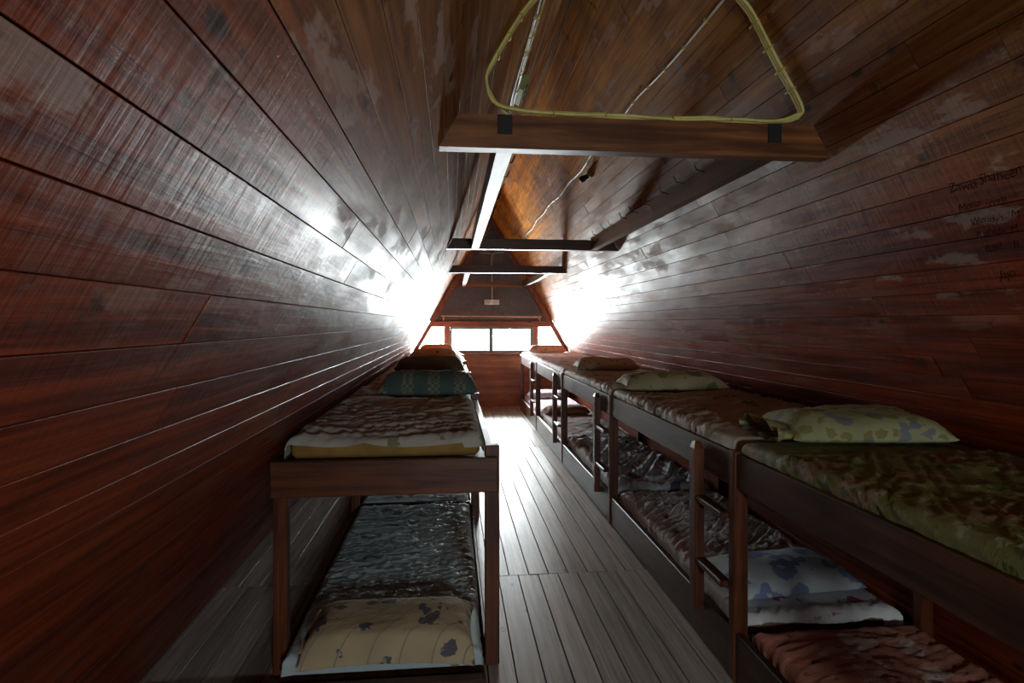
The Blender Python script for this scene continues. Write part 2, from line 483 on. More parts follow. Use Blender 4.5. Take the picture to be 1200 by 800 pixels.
# centre sliding window
x0, x1, z0, z1 = -0.04, 1.40, 0.93, 1.375
win = MB()
win.box(x0, x1, gy0 + 0.01, gy0 + 0.05, z0, z0 + 0.045).box(x0, x1, gy0 + 0.01, gy0 + 0.05, z1 - 0.04, z1)
win.box(x0, x0 + 0.045, gy0 + 0.01, gy0 + 0.05, z0 + 0.045, z1 - 0.04).box(x1 - 0.045, x1, gy0 + 0.01, gy0 + 0.05, z0 + 0.045, z1 - 0.04)
win1 = win.build('window_1', 'frame', None, kind='structure')
xm = (x0 + x1) / 2 - 0.01
boxpart('window_mullion', 'frame', win1, xm - 0.036, xm + 0.036, gy0 + 0.005, gy0 + 0.05, z0 + 0.045, z1 - 0.04)
for a, b in ((x0 + 0.045, xm - 0.036), (xm + 0.036, x1 - 0.045)):
    MB().box(a, b, gy0 + 0.028, gy0 + 0.032, z0 + 0.045, z1 - 0.04, c=0).build('pane', 'glass', win1)
for i, s in ((2, 1), (3, -1)):
    f = wl if s > 0 else wr
    jx = -0.125 if s > 0 else 1.485
    poly = [(f(0.93) + s * 0.03, 0.93), (jx, 0.93), (jx, 1.375), (f(1.375) + s * 0.03, 1.375)]
    o = MB().prism(poly, gy0 + 0.028, gy0 + 0.032).build('pane', 'glass')
    fr = MB().prism([(jx, 0.93), (jx - s * 0.018, 0.93), (jx - s * 0.018, 1.375), (jx, 1.375)], gy0 + 0.012, gy0 + 0.05).build('window_%d' % i, 'trim_z', None, kind='structure')
    o.parent = fr

# ------------------------------------------------------------------ gable behind the camera
bx0, bx1, bz0, bz1 = BWIN
wf = MB()
by0, by1 = YB - 0.07, YB
wf.prism([(XL - 0.1, -0.05), (XR + 0.1, -0.05), (wr(bz0) + 0.1, bz0), (wl(bz0) - 0.1, bz0)], by0, by1)
wf.prism([(wl(bz0) - 0.1, bz0), (bx0, bz0), (bx0, bz1), (wl(bz1) - 0.1, bz1)], by0, by1)
wf.prism([(bx1, bz0), (wr(bz0) + 0.1, bz0), (wr(bz1) + 0.1, bz1), (bx1, bz1)], by0, by1)
wf.prism([(wl(bz1) - 0.1, bz1), (wr(bz1) + 0.1, bz1), (APX, APZ + 0.17)], by0, by1)
wall_front = wf.build('wall_front', 'ply', None, kind='structure')
win = MB()
win.box(bx0, bx1, by0 + 0.01, by0 + 0.06, bz0, bz0 + 0.035).box(bx0, bx1, by0 + 0.01, by0 + 0.06, bz1 - 0.035, bz1)
win.box(bx0, bx0 + 0.035, by0 + 0.01, by0 + 0.06, bz0 + 0.035, bz1 - 0.035).box(bx1 - 0.035, bx1, by0 + 0.01, by0 + 0.06, bz0 + 0.035, bz1 - 0.035)
win4 = win.build('window_4', 'frame', None, kind='structure')
MB().box(bx0 + 0.035, bx1 - 0.035, by0 + 0.03, by0 + 0.034, bz0 + 0.035, bz1 - 0.035, c=0).build('pane', 'glass', win4)

# ------------------------------------------------------------------ collar beams, joists, wiring
BZ = 2.055
def collar_beam(y, h, label, mat, thick=0.06, plates=False):
    f = 0.004
    poly = [(wl(BZ) + f, BZ), (wr(BZ) - f, BZ), (wr(BZ + h) - f, BZ + h), (wl(BZ + h) + f, BZ + h)]
    o = MB().prism(poly, y, y + thick).build('collar_beam', mat)
    tag(o, label, 'beam', 'collar beams across the attic')
    if plates:
        for x in (0.185, 1.185):
            boxpart('tie_plate', 'black', o, x - 0.026, x + 0.026, y - 0.004, y, BZ + h * 0.42, BZ + h + 0.001, c=0.001)
    return o
B1, B2, B3, B4 = 2.10, 4.96, 7.28, 9.95
collar_beam(B1, 0.118, 'reddish brown timber beam carrying the yellow cable along its top', 'beam_x', plates=True)
collar_beam(B2, 0.088, 'dark timber crossbeam that holds the far ends of the two long hook-studded joists', 'dk_x')
collar_beam(B3, 0.09, 'dark timber crossbeam between the hook-studded joists and the short curved joists', 'dk_x')
collar_beam(B4, 0.075, 'thin reddish timber crossbeam closest to the grey gable panel', 'beam_x', 0.05)

def joist(x, y0, y1, wd, h, label, side, nails, sag=0.0):
    root = empty('ceiling_joist', (x, y0, BZ))
    tag(root, label, 'joist')
    m = MB(); n = 10 if sag else 1
    prev = None
    vs, fs = [], []
    for i in range(n + 1):
        t = i / n; y = (y1 - y0) * t; dx = -side * sag * math.sin(math.pi * t) * 0.5
        vs += [(dx - wd / 2, y, 0.001), (dx + wd / 2, y, 0.001), (dx + wd / 2, y, h), (dx - wd / 2, y, h)]
        if i:
            a, b = (i - 1) * 4, i * 4
            fs += [(a + j, a + (j + 1) % 4, b + (j + 1) % 4, b + j) for j in range(4)]
    fs += [(3, 2, 1, 0), tuple(n * 4 + j for j in range(4))]
    jb_ = m.add(vs, fs).build('joist_board', 'dk_y' if side < 0 else 'beam_y', root)
    r = random.Random(int(x * 100))
    for i in range(nails):
        y = 0.35 + (y1 - y0 - 0.5) * (i + 0.5) / nails + r.uniform(-0.04, 0.04)
        a = Vector((side * (wd / 2 - 0.01), y, h * 0.78))
        b = a + Vector((side * 0.055, r.uniform(-0.02, 0.01), 0.012))
        c = b + Vector((side * 0.012, r.uniform(-0.01, 0.02), 0.03))
        MB().tube([a, b, c], 0.0028, 6).build('nail_hook', 'nail', jb_)
joist(0.188, B1 + 0.06, B2, 0.058, 0.10, 'long pale-bottomed joist in line with the green junction box', 1, 9)
joist(1.19, B1 + 0.06, B2, 0.05, 0.105, 'long dark joist studded with nail hooks over the right bunks', -1, 9)
joist(0.188, B3 + 0.06, B4, 0.055, 0.08, 'short straight joist near the gable, in line with the window\'s first pane', 1, 0)
joist(1.19, B3 + 0.06, B4, 0.045, 0.08, 'short honey-coloured bowed joist near the gable', -1, 0, 0.06)

# longitudinal and transverse cables
def onslope(side, z, y, d=0.0):
    b, e, n = (LB, LE, LN) if side == 'left' else (RB, RE, RN)
    return b + e * (z * NRM) + n * d + Vector((0, y, 0))
def smooth_path(pts, n=6):
    P = [Vector(p) for p in pts]; out = []
    for i in range(len(P) - 1):
        p0, p1, p2, p3 = P[max(i - 1, 0)], P[i], P[i + 1], P[min(i + 2, len(P) - 1)]
        for k in range(n):
            t = k / n
            out.append(0.5 * ((2 * p1) + (p2 - p0) * t + (2 * p0 - 5 * p1 + 4 * p2 - p3) * t * t + (3 * p1 - p0 - 3 * p2 + p3) * t ** 3))
    return out + [P[-1]]
def clip(parent, at, across, n, size, d, h=None):
    """half-round strap over the cable run; d = height of the run above its surface"""
    at, ac, n = Vector(at), Vector(across).normalized(), Vector(n).normalized()
    h = h or min(size, 0.011)
    arc = [at + ac * math.cos(t) * size + n * math.sin(t) * h for t in [math.pi * i / 8 for i in range(9)]]
    foot = -n * max(0.0, d - 0.005)
    MB().tube([arc[0] + foot] + arc + [arc[-1] + foot], 0.0032, 5).build('cable_clip', 'clip', parent, True)

yc = empty('cable_run', (0, B1, BZ + 0.118))
tag(yc, 'yellowed bundle of cables looping down one slope, along the beam and up', 'cable')
yw = B1 + 0.012
top = BZ + 0.118 + 0.012
for k in range(4):
    o4 = (k - 1.5) * 0.0125
    pts = [onslope('left', 3.18, yw + 0.02 + o4 * 0.8, 0.009), onslope('left', 2.9, yw + 0.02 + o4, 0.016), onslope('left', 2.80, yw + 0.02 + o4, 0.034), onslope('left', 2.73, yw + 0.018 + o4, 0.036), onslope('left', 2.66, yw + 0.016 + o4, 0.034), onslope('left', 2.55, yw + 0.015 + o4, 0.012), onslope('left', 2.36, yw + 0.015 + o4, 0.011)]
    e_ = pts[-1]
    pts += [Vector((e_.x - 0.016, yw + 0.01 + o4 * 0.7, 2.295 + o4 * 0.3)), Vector((e_.x + 0.012, yw + 0.01 + o4 * 0.5, 2.228 + o4 * 0.4)), Vector((e_.x + 0.10, yw + o4 * 0.45, top + 0.008 + 0.004 * k % 0.008))]
    if k == 3:      # one strand leaves the bundle behind the beam
        pts[-1] = Vector((e_.x + 0.06, yw + 0.035, top + 0.006))
        pts.append(Vector((e_.x + 0.10, yw + 0.06, top - 0.004)))
    else:
        for j in range(7):
            pts.append(Vector((0.42 + j * 0.105, yw + o4 * 0.35 + 0.003 * math.sin(j * 2 + k), top + 0.004 * (k % 2) + 0.003 * math.sin(j * 1.3 + k))))
        er = onslope('right', 2.245, yw + o4, 0.012)
        pts += [Vector((er.x - 0.10, yw + o4 * 0.4, top + 0.002)), Vector((er.x - 0.02, yw + 0.005 + o4 * 0.4, top + 0.018 - o4 * 0.5)), er]
        pts += [onslope('right', 2.42, yw + o4, 0.01), onslope('right', 2.58, yw - 0.005 + o4, 0.010), onslope('right', 2.65, yw - 0.012 + o4, 0.028), onslope('right', 2.74, yw - 0.02 + o4, 0.028), onslope('right', 2.95, yw - 0.03 + o4, 0.011), onslope('right', 3.18, yw - 0.03 + o4, 0.009)]
    p = [v - yc.location for v in smooth_path(pts)]
    MB().tube(p, 0.0062, 7).build('cable_strand', 'cable', yc, True)
for z in (2.31, 2.38, 2.46, 2.55):
    q = onslope('right', z, yw + 0.0 - (0.012 if z > 2.6 else 0), 0.009) - yc.location
    clip(yc, q, (0, 1, 0), RN, 0.030, 0.010)
for z in (2.40, 2.47, 2.54):
    clip(yc, onslope('left', z, yw + 0.016, 0.010) - yc.location, (0, 1, 0), LN, 0.030, 0.011)
for x in (0.55, 0.80, 1.02, 0.36):
    clip(yc, Vector((x, yw, top + 0.001)) - yc.location, (0, 1, 0), (0, 0, 1), 0.016, 0.012, 0.013)

wc = empty('cable_bundle', onslope('left', 2.73, 0, 0.0))
tag(wc, 'slack bundle of thin white cables ending at the green box', 'cable')
for k in range(4):
    pts = []
    for j in range(18):
        y = YB + 0.05 + (3.50 - YB) * j / 17
        wob = 0.010 * math.sin(j * 1.1 + k * 2.1) + 0.005 * math.sin(j * 2.7 + k)
        pts.append(onslope('left', 2.73 + (k - 1.5) * 0.012 + wob, y, 0.008 + 0.006 * (k % 2)))
    pts.append(onslope('left', 2.70, 3.62, 0.012)); pts.append(onslope('left', 2.735, 3.60, 0.02))
    MB().tube([v - wc.location for v in smooth_path(pts, 3)], 0.0048, 6).build('cable_strand', 'wcable', wc, True)
for y in (2.45, 2.62, 2.80, 3.02, 3.25, 1.9, 1.6, 1.2):
    clip(wc, onslope('left', 2.73, y, 0.012) - wc.location, LE, LN, 0.030, 0.012)

jb = empty('junction_box', onslope('left', 2.765, 3.45, 0.0))
tag(jb, 'small green junction box with black holes at the end of the white cables', 'box')
def slope_box(name, mat, parent, side, z, y, w_, l_, d0, d1):
    e, n = (LE, LN) if side == 'left' else (RE, RN)
    c = onslope(side, z, y)
    vs = []
    for d in (d0, d1):
        for a, b in ((-1, -1), (1, -1), (1, 1), (-1, 1)):
            vs.append(c + e * (w_ / 2 * a) + Vector((0, l_ / 2 * b, 0)) + n * d - (parent.location if parent else Vector()))
    return MB().add(vs, [(0, 1, 2, 3), (4, 5, 6, 7), (0, 1, 5, 4), (1, 2, 6, 5), (2, 3, 7, 6), (3, 0, 4, 7)]).build(name, mat, parent)
slope_box('box_body', 'green', jb, 'left', 2.80, 3.45, 0.085, 0.24, 0.0, 0.04)
for y in (3.37, 3.45, 3.53): slope_box('knockout', 'black', jb, 'left', 2.80, y, 0.034, 0.034, 0.04, 0.044)

rc = empty('electric_cord', onslope('right', 2.69, 0))
tag(rc, 'single white cord clipped along the right slope under the ridge', 'cable')
def cz(y): return 2.69 + 0.008 * math.sin(y * 2.1) + 0.007 * math.sin(y * 6.3) * (1 if y > 3 else 0.3)
pts = []
for j in range(64):
    y = YB + 0.05 + (8.35 - YB) * j / 63
    pts.append(onslope('right', cz(y), y, 0.008))
pts += [onslope('right', 2.655, 8.37, 0.012), onslope('right', 2.63, 8.33, 0.015)]
MB().tube([v - rc.location for v in smooth_path(pts, 3)], 0.0062, 6).build('cord', 'wcable', rc, True)
y = 1.4
while y < 8.3:
    clip(rc, onslope('right', cz(y), y, 0.008) - rc.location, RE, RN, 0.010, 0.008); y += 0.24
lh = empty('lamp_holder', onslope('right', 2.615, 4.65))
tag(lh, 'small dark lamp holder bracket beside the cord on the right slope', 'lamp holder')
slope_box('mounting_block', 'green', lh, 'right', 2.615, 4.65, 0.06, 0.12, 0.0, 0.022)
c0 = onslope('right', 2.615, 4.65, 0.022) - lh.location
MB().tube([c0, c0 + RN * 0.03, c0 + RN * 0.035, c0 + RN * 0.07], [0.02, 0.02, 0.027, 0.024], 14).build('socket', 'black', lh, True)
MB().tube([c0 + Vector((0, -0.03, 0)), c0 + Vector((0, -0.09, 0)) + RN * 0.02, c0 + RE * 0.03 + Vector((0, -0.1, 0))], 0.006, 8).build('bracket_arm', 'green', lh, True)

# things on the far gable
rod = empty('curtain_rod', (0.68, gy0 - 0.03, 1.56))
tag(rod, 'thin honey-brown curtain rod on brackets above the far windows', 'curtain rod')
MB().tube([(-0.87, -0.06, 0.01), (-0.86, -0.06, 0.01), (0.86, -0.06, -0.005), (0.87, -0.06, -0.005)], [0.009, 0.012, 0.012, 0.009], 10).build('rod', 'brass', rod, True)
for x in (-0.83, 0.83):
    MB().box(x - 0.012, x + 0.012, -0.075, 0.029, -0.045, 0.022).build('rod_bracket', 'brass', rod)
    MB().tube([(x, -0.06, -0.045), (x, -0.06, -0.075)], 0.016, 8).build('finial', 'brass', rod, True)
sw = empty('switch_box', (0.685, gy0, 1.81))
tag(sw, 'white surface-mounted switch box on the grey gable panel', 'switch')
boxpart('box_body', 'white', sw, -0.13, 0.13, -0.045, 0.0, -0.045, 0.045, c=0.006)
for x in (-0.085, -0.035, 0.015): boxpart('rocker', 'white', sw, x - 0.016, x + 0.016, -0.052, -0.045, -0.026, 0.026)
boxpart('socket_plate', 'white', sw, 0.048, 0.122, -0.05, -0.045, -0.034, 0.034)
cd = empty('conduit', (0.685, gy0 - 0.02, 1.86))
tag(cd, 'grey conduit pipe rising from the switch box and forking under the peak', 'pipe')
MB().tube(smooth_path([(0, 0, 0), (0, 0, 0.4), (0, 0, 0.72), (0.03, -0.005, 0.79), (0.09, -0.01, 0.81), (0.17, -0.01, 0.812), (0.215, -0.01, 0.815)], 4), 0.015, 8).build('pipe', 'pipe', cd, True)
MB().tube(smooth_path([(-0.02, 0, 0.79), (-0.10, -0.01, 0.80), (-0.17, -0.01, 0.803), (-0.22, -0.01, 0.805)], 4), 0.011, 8).build('branch_pipe', 'pipe', cd, True)
for z in (0.22, 0.55): boxpart('pipe_saddle', 'pipe', cd, -0.03, 0.03, -0.018, 0.019, z, z + 0.025)

# ------------------------------------------------------------------ handwriting on the right slope
def pix_dir(u, v):
    r, d, zz = (u - 600) / F_PX, 1.0, (V0 - v) / F_PX
    c, s = math.cos(YAW), math.sin(YAW)
    return Vector((r * c + s, c - r * s, zz))
def on_right(u, v):
    d = pix_dir(u, v)
    t = (XR - K * EYE) / (d.x + K * d.z)
    return Vector((0, 0, EYE)) + d * t
def writing(txt, u, v, size, tilt=0.0):
    cu = bpy.data.curves.new('t', 'FONT'); cu.body = txt; cu.size = size; cu.shear = 0.35; cu.space_character = 0.92; cu.resolution_u = 3
    cu.offset = -0.0004
    to = bpy.data.objects.new('t', cu); COL.objects.link(to)
    bpy.context.view_layer.update()
    me = bpy.data.meshes.new_from_object(to.evaluated_get(bpy.context.evaluated_depsgraph_get()))
    bpy.data.objects.remove(to)
    r = random.Random(len(txt))
    for vt in me.vertices: vt.co.y += 0.10 * size * math.sin(vt.co.x / size * 2.3 + len(txt))
    me.materials.clear()
    o = link('handwriting', me, 'ink', wall_right)
    p = on_right(u, v) + RN * 0.002
    m = Matrix((Vector((0, -1, 0)), RE, RN)).transposed().to_4x4()
    o.matrix_local = Matrix.Translation(p) @ m @ Matrix.Rotation(tilt, 4, 'Z')
for a in (('Zawia Shaheen', 1114, 227, 0.043, 0.02), ('Mona   com', 1124, 247, 0.036, -0.04), ('Wendy\'s   M', 1138, 264, 0.034, -0.02),
          ('Rashida  M', 1145, 278, 0.034, -0.02), ('Basil    B', 1155, 294, 0.036, 0.0), ('Jaya', 1172, 325, 0.040, -0.02)):
    writing(*a)

# ------------------------------------------------------------------ bunks
LEN = 1.89
def rpart(nm, mat, parent, x0, x1, y0, y1, z0, z1, c=0.004):
    return boxpart(nm, mat, parent, x0, x1, y0, y1, z0, z1, c=c)
def ladder_post(parent, mat, x0, x1, y0, y1, z0, z1):
    # top corner chamfered
    m = MB(); xm, ym = (x0 + x1) / 2, (y0 + y1) / 2; k = 0.35
    vs = [(x0, y0, z0), (x1, y0, z0), (x1, y1, z0), (x0, y1, z0), (x0, y0, z1 - 0.03), (x1, y0, z1 - 0.03), (x1, y1, z1 - 0.03), (x0, y1, z1 - 0.03)]
    vs += [(xm + (x - xm) * k * 1.6, ym + (y - ym) * k, z1) for x, y, z in vs[4:8]]
    fs = [(0, 1, 2, 3), (8, 9, 10, 11)] + [(i, (i + 1) % 4, (i + 1) % 4 + 4, i + 4) for i in range(4)] + [(i + 4, (i + 1) % 4 + 4, (i + 1) % 4 + 8, i + 8) for i in range(4)]
    return m.add(vs, fs).build('ladder_rail', mat, parent)
def bunk_right(y0, label, last=False, L=LEN, first=False):
    b = empty('bunk_bed', (1.12, y0, 0))
    tag(b, label, 'bunk bed', 'bunks along the right slope')
    def p(nm, mat, xa, xb, ya, yb, za, zb, c=0.004): return rpart(nm, mat, b, xa - 1.12, xb - 1.12, ya, yb, za, zb, c)
    p('post', 'bed_z', 1.12, 1.182, 0, 0.046, 0, 0.925)
    p('post', 'bed_z', 1.93, 1.985, 0, 0.046, 0, 0.84)
    end = L
    if last:
        p('post', 'bed_z', 1.12, 1.182, L - 0.046, L, 0, 0.925); p('post', 'bed_z', 1.93, 1.985, L - 0.046, L, 0, 0.84); end = L - 0.046
    p('side_rail', 'dk_y', 1.132, 1.166, 0.047, end - 0.001, 0.775, 0.915)
    p('side_rail', 'dk_y', 1.95, 1.98, 0.047, end - 0.001, 0.775, 0.88)
    p('end_rail', 'dk_x', 1.183, 1.929, 0.004, 0.034, 0.775, 0.872)
    p('bed_board', 'dk_y', 1.167, 1.949, 0.04, end - 0.004, 0.898, 0.914, 0.002)
    for za, zb in ((0.002, 0.19), (0.193, 0.38), (0.383, 0.57), (0.573, 0.755)):
        p('back_board', 'wall', 1.990, 2.008, 0.002, L - 0.002, za, zb, 0.002)
    # low bunk
    p('low_side_board', 'dk_y', 1.128, 1.160, 0.047, end - 0.001, 0.0, 0.20)
    p('low_side_board', 'dk_y', 1.895, 1.925, 0.047, end - 0.001, 0.0, 0.17)
    p('low_end_board', 'dk_x', 1.183, 1.894, 0.006, 0.034, 0.0, 0.175)
    p('low_bed_board', 'dk_y', 1.161, 1.894, 0.047, end - 0.004, 0.125, 0.14, 0.002)
    # ladder
    lr = ladder_post(b, 'bed_z', -0.038, 0.008, 0.30, 0.352, 0.15, 0.905)
    for z in (0.375, 0.655):
        p('ladder_rung', 'dk_y', 1.086, 1.134, 0.047, 0.299, z - 0.013, z + 0.013).parent = lr
    return b
RY = [0.40 + LEN * k for k in range(5)]
LBL_R = ['bunk bed under the green leafy mattress, its ladder out of sight',
         'bunk bed whose lower berth holds the white and magenta floral mattress',
         'bunk bed whose lower berth holds the navy and white creased mattress',
         'bunk bed whose lower berth shows a bare ochre foam edge',
         'bunk bed standing against the far window wall in the right row']
for k, y in enumerate(RY): bunk_right(y, LBL_R[k], k == 4)

def bunk_left(y0, label, last=False):
    b = empty('bunk_bed', (0, y0, 0))
    tag(b, label, 'bunk bed', 'bunks along the left slope')
    def p(nm, mat, *a, c=0.004): return rpart(nm, mat, b, *a, c=c)
    xl = -0.725
    p('post', 'bed_z', 0.138, 0.198, 0.03, 0.085, 0, 0.925)
    p('post', 'bed_z', xl, xl + 0.055, 0.03, 0.085, 0, 0.83)
    if last:
        p('post', 'bed_z', 0.138, 0.198, LEN - 0.05, LEN, 0, 0.925); p('post', 'bed_z', xl, xl + 0.055, LEN - 0.05, LEN, 0, 0.83)
    p('end_rail', 'bed_x', xl - 0.004, 0.188, 0.0, 0.029, 0.735, 0.882)
    e = LEN - 0.051 if last else LEN - 0.001
    p('side_rail', 'dk_y', 0.150, 0.184, 0.086, e, 0.745, 0.885)
    p('side_rail', 'dk_y', xl + 0.015, xl + 0.045, 0.086, e, 0.735, 0.85)
    p('bed_board', 'dk_y', xl + 0.046, 0.149, 0.03, e - 0.002, 0.858, 0.874, c=0.002)
    p('low_bed_board', 'dk_y', -0.672, 0.130, -0.09 if y0 < 3 else 0.09, LEN - 0.02, 0.003, 0.036, c=0.003)
    p('low_side_board', 'dk_y', -0.694, -0.674, 0.086, LEN, 0.0, 0.095)
    p('low_side_board', 'dk_y', 0.132, 0.150, 0.086, LEN, 0.0, 0.095)
    p('low_end_board', 'dk_x', -0.668, 0.130, 0.045, 0.075, 0.037 if y0 < 3 else 0.0, 0.06 if y0 < 3 else 0.125)
    return b
LY = [2.48 + LEN * k for k in range(4)]
LBL_L = ['bunk bed whose wide front end rail carries a bare yellow foam edge',
         'bunk bed directly behind the teal checked pillow in the left row',
         'bunk bed in the left row, third from the bare yellow foam edge',
         'bunk bed at the window end of the left row']
for k, y in enumerate(LY): bunk_left(y, LBL_L[k], k == 3)
o = MB().box(wl(0.05) + 0.05, 0.132, 2.345, 2.385, 0, 0.046).build('floor_batten', 'dk_x')
tag(o, 'low dark timber batten lying across the floor from slope to left bunk', 'batten')

# ------------------------------------------------------------------ bedding
def ridged(x, y, s, ang, stretch, seed):
    c, sn = math.cos(ang), math.sin(ang)
    a, b = (x * c + y * sn) * s, (-x * sn + y * c) * s * stretch
    wx = noise.noise(Vector((a * 0.35, b * 0.2, seed + 5.0))) * 1.2
    n = noise.noise(Vector((a * 0.5 + wx, b + wx * 0.6, seed)))
    return 1 - abs(n) * 2.0
PRESS = []      # (x, y, width, depth, resting height) of every pillow
def mattress(x0, x1, y0, y1, z0, z1, label, group, sheet, foam='foam', ang=0.3, amp=0.012, freq=7.0, stretch=2.2, seed=1, drop=0.07, bare=(0, 0), res=1.0, round_=0.03):
    """foam block with a loose sheet folded over its edges; bare = metres of drop missing at the (near, far) ends"""
    root = empty('mattress', ((x0 + x1) / 2, y0, z0))
    tag(root, label, 'mattress', group)
    W, L, H = x1 - x0, y1 - y0, z1 - z0
    MB().box(-W / 2 + 0.010, W / 2 - 0.010, 0.010, L - 0.010, 0, H - 0.007, c=0.018).build('foam', foam, root, True)
    dn = drop if not bare[0] else bare[0]; df = drop if not bare[1] else bare[1]
    us, vs_ = [], []
    nu, nv = int(60 * res), int(130 * res)
    us = [-W / 2 - drop + (W + 2 * drop) * i / nu for i in range(nu + 1)]
    vs_ = [-dn + (L + dn + df) * j / nv for j in range(nv + 1)]
    def fold(t, lo, hi):
        """position along the axis and depth below the top for a strip bent over the edge with a small radius"""
        r = round_
        if lo + r <= t <= hi - r: return t, 0.0, 0.0
        s = (lo + r - t) if t < lo + r else (t - hi + r)
        q = r * math.pi / 2
        if s < q:
            a = s / r; off, dep = r * math.sin(a), r - r * math.cos(a)
        else:
            off, dep = r, r + (s - q)
        pos = lo + r - off if t < lo + r else hi - r + off
        return pos, dep, min(1, s / q)
    V, Fc = [], []
    for j, tv in enumerate(vs_):
        for i, tu in enumerate(us):
            x, dx, kx = fold(tu, -W / 2, W / 2)
            tq = tv
            if tv < 0 and bare[0]: tq = tv * (0.55 + 1.1 * abs(noise.noise(Vector((tu * 3.1, seed, 0.5)))) * 2.2 + (1.5 if tu > W * 0.40 else 0))
            y, dy, ky = fold(tq, 0, L)
            dep = max(dx, dy)
            h = ridged(tu, tv, freq, ang, stretch, seed) ** 3 * amp
            h2 = ridged(tu + 3, tv, freq * 2.3, ang + 0.5, stretch, seed + 9)
            h += max(0, h2) ** 3 * amp * 0.45
            h += noise.noise(Vector((tu * 2.5, tv * 2.5, seed + 20))) * amp * 0.8
            h = max(h, -0.004)
            for px, py, pw, pd, pz in PRESS:
                if abs(pz - z1) < 0.04:
                    e = max(abs((x0 + x1) / 2 + tu - px) - pw / 2, abs(y0 + tv - py) - pd / 2)
                    if e < 0.07: h = min(h, -0.003) + (h - min(h, -0.003)) * max(0.0, (e - 0.03) / 0.04)
            k = max(kx, ky)
            z = H - dep + h * (1 - k)
            hem = noise.noise(Vector((tu * 5, tv * 5, seed + 31)))
            out = min(h * 0.6 + 0.002, 0.009) * k
            x += math.copysign(out, tu) * (1 if kx > 0 else 0)
            if ky > 0: y += out * (-1 if tv < L / 2 else 1)
            if dep > H * 0.6: z += 0.012 * hem * min(1, dep / H)
            V.append((x, y, max(z, 0.003)))
    n1 = nu + 1
    for j in range(nv):
        for i in range(nu):
            Fc.append((j * n1 + i, j * n1 + i + 1, (j + 1) * n1 + i + 1, (j + 1) * n1 + i))
    me = bpy.data.meshes.new('sheet'); me.from_pydata(V, [], Fc); me.update()
    me.polygons.foreach_set('use_smooth', [True] * len(me.polygons))
    link('sheet', me, sheet, root)
    return root
def pillow(loc, wx, wy, h, rz, label, group, mat, seed=1, tilt=(0, 0), open_end=False, soft=0.012, res=1.0, droop=None):
    root = empty('pillow', loc); root.rotation_euler = (tilt[0], tilt[1], rz)
    tag(root, label, 'pillow', group)
    nu, nv = int(44 * res), int(32 * res)
    V, Fc = [], []
    def prof(u, v, top):
        pin = 0.055
        x = wx / 2 * u * (1 - pin * (1 - v * v) * u * u * 0.0 - pin * (1 - abs(v) ** 2) * abs(u) ** 6 * -0.0)
        y = wy / 2 * v
        x *= 1 - pin * (1 - v * v) * abs(u) ** 4; y *= 1 - pin * (1 - u * u) * abs(v) ** 4
        t = max(0.0, (1 - abs(u) ** 7)) ** 0.55 * max(0.0, (1 - abs(v) ** 2.6)) ** 0.55
        n = noise.noise(Vector((u * 1.6 + seed, v * 1.3, seed * 2.0))) * 0.16 + ridged(x, y, 11, 0.7 + seed, 2.0, seed) ** 3 * 0.07
        edge = (1 - t)
        wr2 = noise.noise(Vector((x * 26, y * 26, seed + 3.0))) * soft * edge * 0.8
        if top: z = h * (0.22 + 0.78 * t * (1 + n)) + wr2
        else: z = h * 0.22 * (1 - t) ** 1.5 + wr2 * 0.5 * edge
        z = max(z, 0.001 if not top else 0.004)
        if droop is not None and y < droop: z -= 12 * (droop - y) ** 2
        return (x, y, z)
    n1 = nu + 1
    for top in (1, 0):
        for j in range(nv + 1):
            for i in range(nu + 1):
                # denser rows towards the rim
                u = math.sin((i / nu - 0.5) * math.pi); v = math.sin((j / nv - 0.5) * math.pi)
                V.append(prof(u, v, top))
    off = n1 * (nv + 1)
    for j in range(nv):
        for i in range(nu):
            q = (j * n1 + i, j * n1 + i + 1, (j + 1) * n1 + i + 1, (j + 1) * n1 + i)
            Fc.append(q); Fc.append(tuple(k + off for k in q[::-1]))
    bm = bmesh.new()
    bv = [bm.verts.new(c) for c in V]
    for q in Fc:
        try: bm.faces.new([bv[k] for k in q])
        except ValueError: pass
    # weld the rims
    rim = [i for i in range(off) if i % n1 in (0, nu) or i // n1 in (0, nv)]
    for i in rim:
        m_ = (bv[i].co + bv[i + off].co) / 2; bv[i].co = m_; bv[i + off].co = m_
    bmesh.ops.remove_doubles(bm, verts=bm.verts, dist=1e-5)
    bmesh.ops.recalc_face_normals(bm, faces=bm.faces)
    me = bpy.data.meshes.new('pillowcase'); bm.to_mesh(me); bm.free()
    me.polygons.foreach_set('use_smooth', [True] * len(me.polygons))
    case = link('pillowcase', me, mat, root)
    # open or folded end of the case
    V, Fc = [], []
    n = 28; s = -1; rows = 6 if open_end else 3; ln = 0.09 if open_end else 0.018
    for k in range(rows):
        t = k / (rows - 1)
        for i in range(n):
            a = 2 * math.pi * i / n
            yy = wy / 2 * 0.90 * math.copysign(abs(math.cos(a)) ** 0.7, math.cos(a))
            half = (0.26 + 0.16 * math.sin(i * 1.7) * t if open_end else 0.05)
            zz = h * (0.30 + half * math.sin(a) * (0.75 + 0.5 * t)) + (0.004 * math.sin(i * 2.3 + k) if open_end else 0)
            xx = s * wx / 2 * (0.90 if open_end else 0.955) + s * ln * t * (1 + 0.25 * noise.noise(Vector((yy * 9, k, seed))))
            V.append((xx, yy, max(zz, 0.004)))
    for k in range(rows - 1):
        for i in range(n):
            Fc.append((k * n + i, k * n + (i + 1) % n, (k + 1) * n + (i + 1) % n, (k + 1) * n + i))
    me = bpy.data.meshes.new('case_opening'); me.from_pydata(V, [], Fc); me.update()
    me.polygons.foreach_set('use_smooth', [True] * len(me.polygons))
    link('case_opening', me, mat, case)
    return root

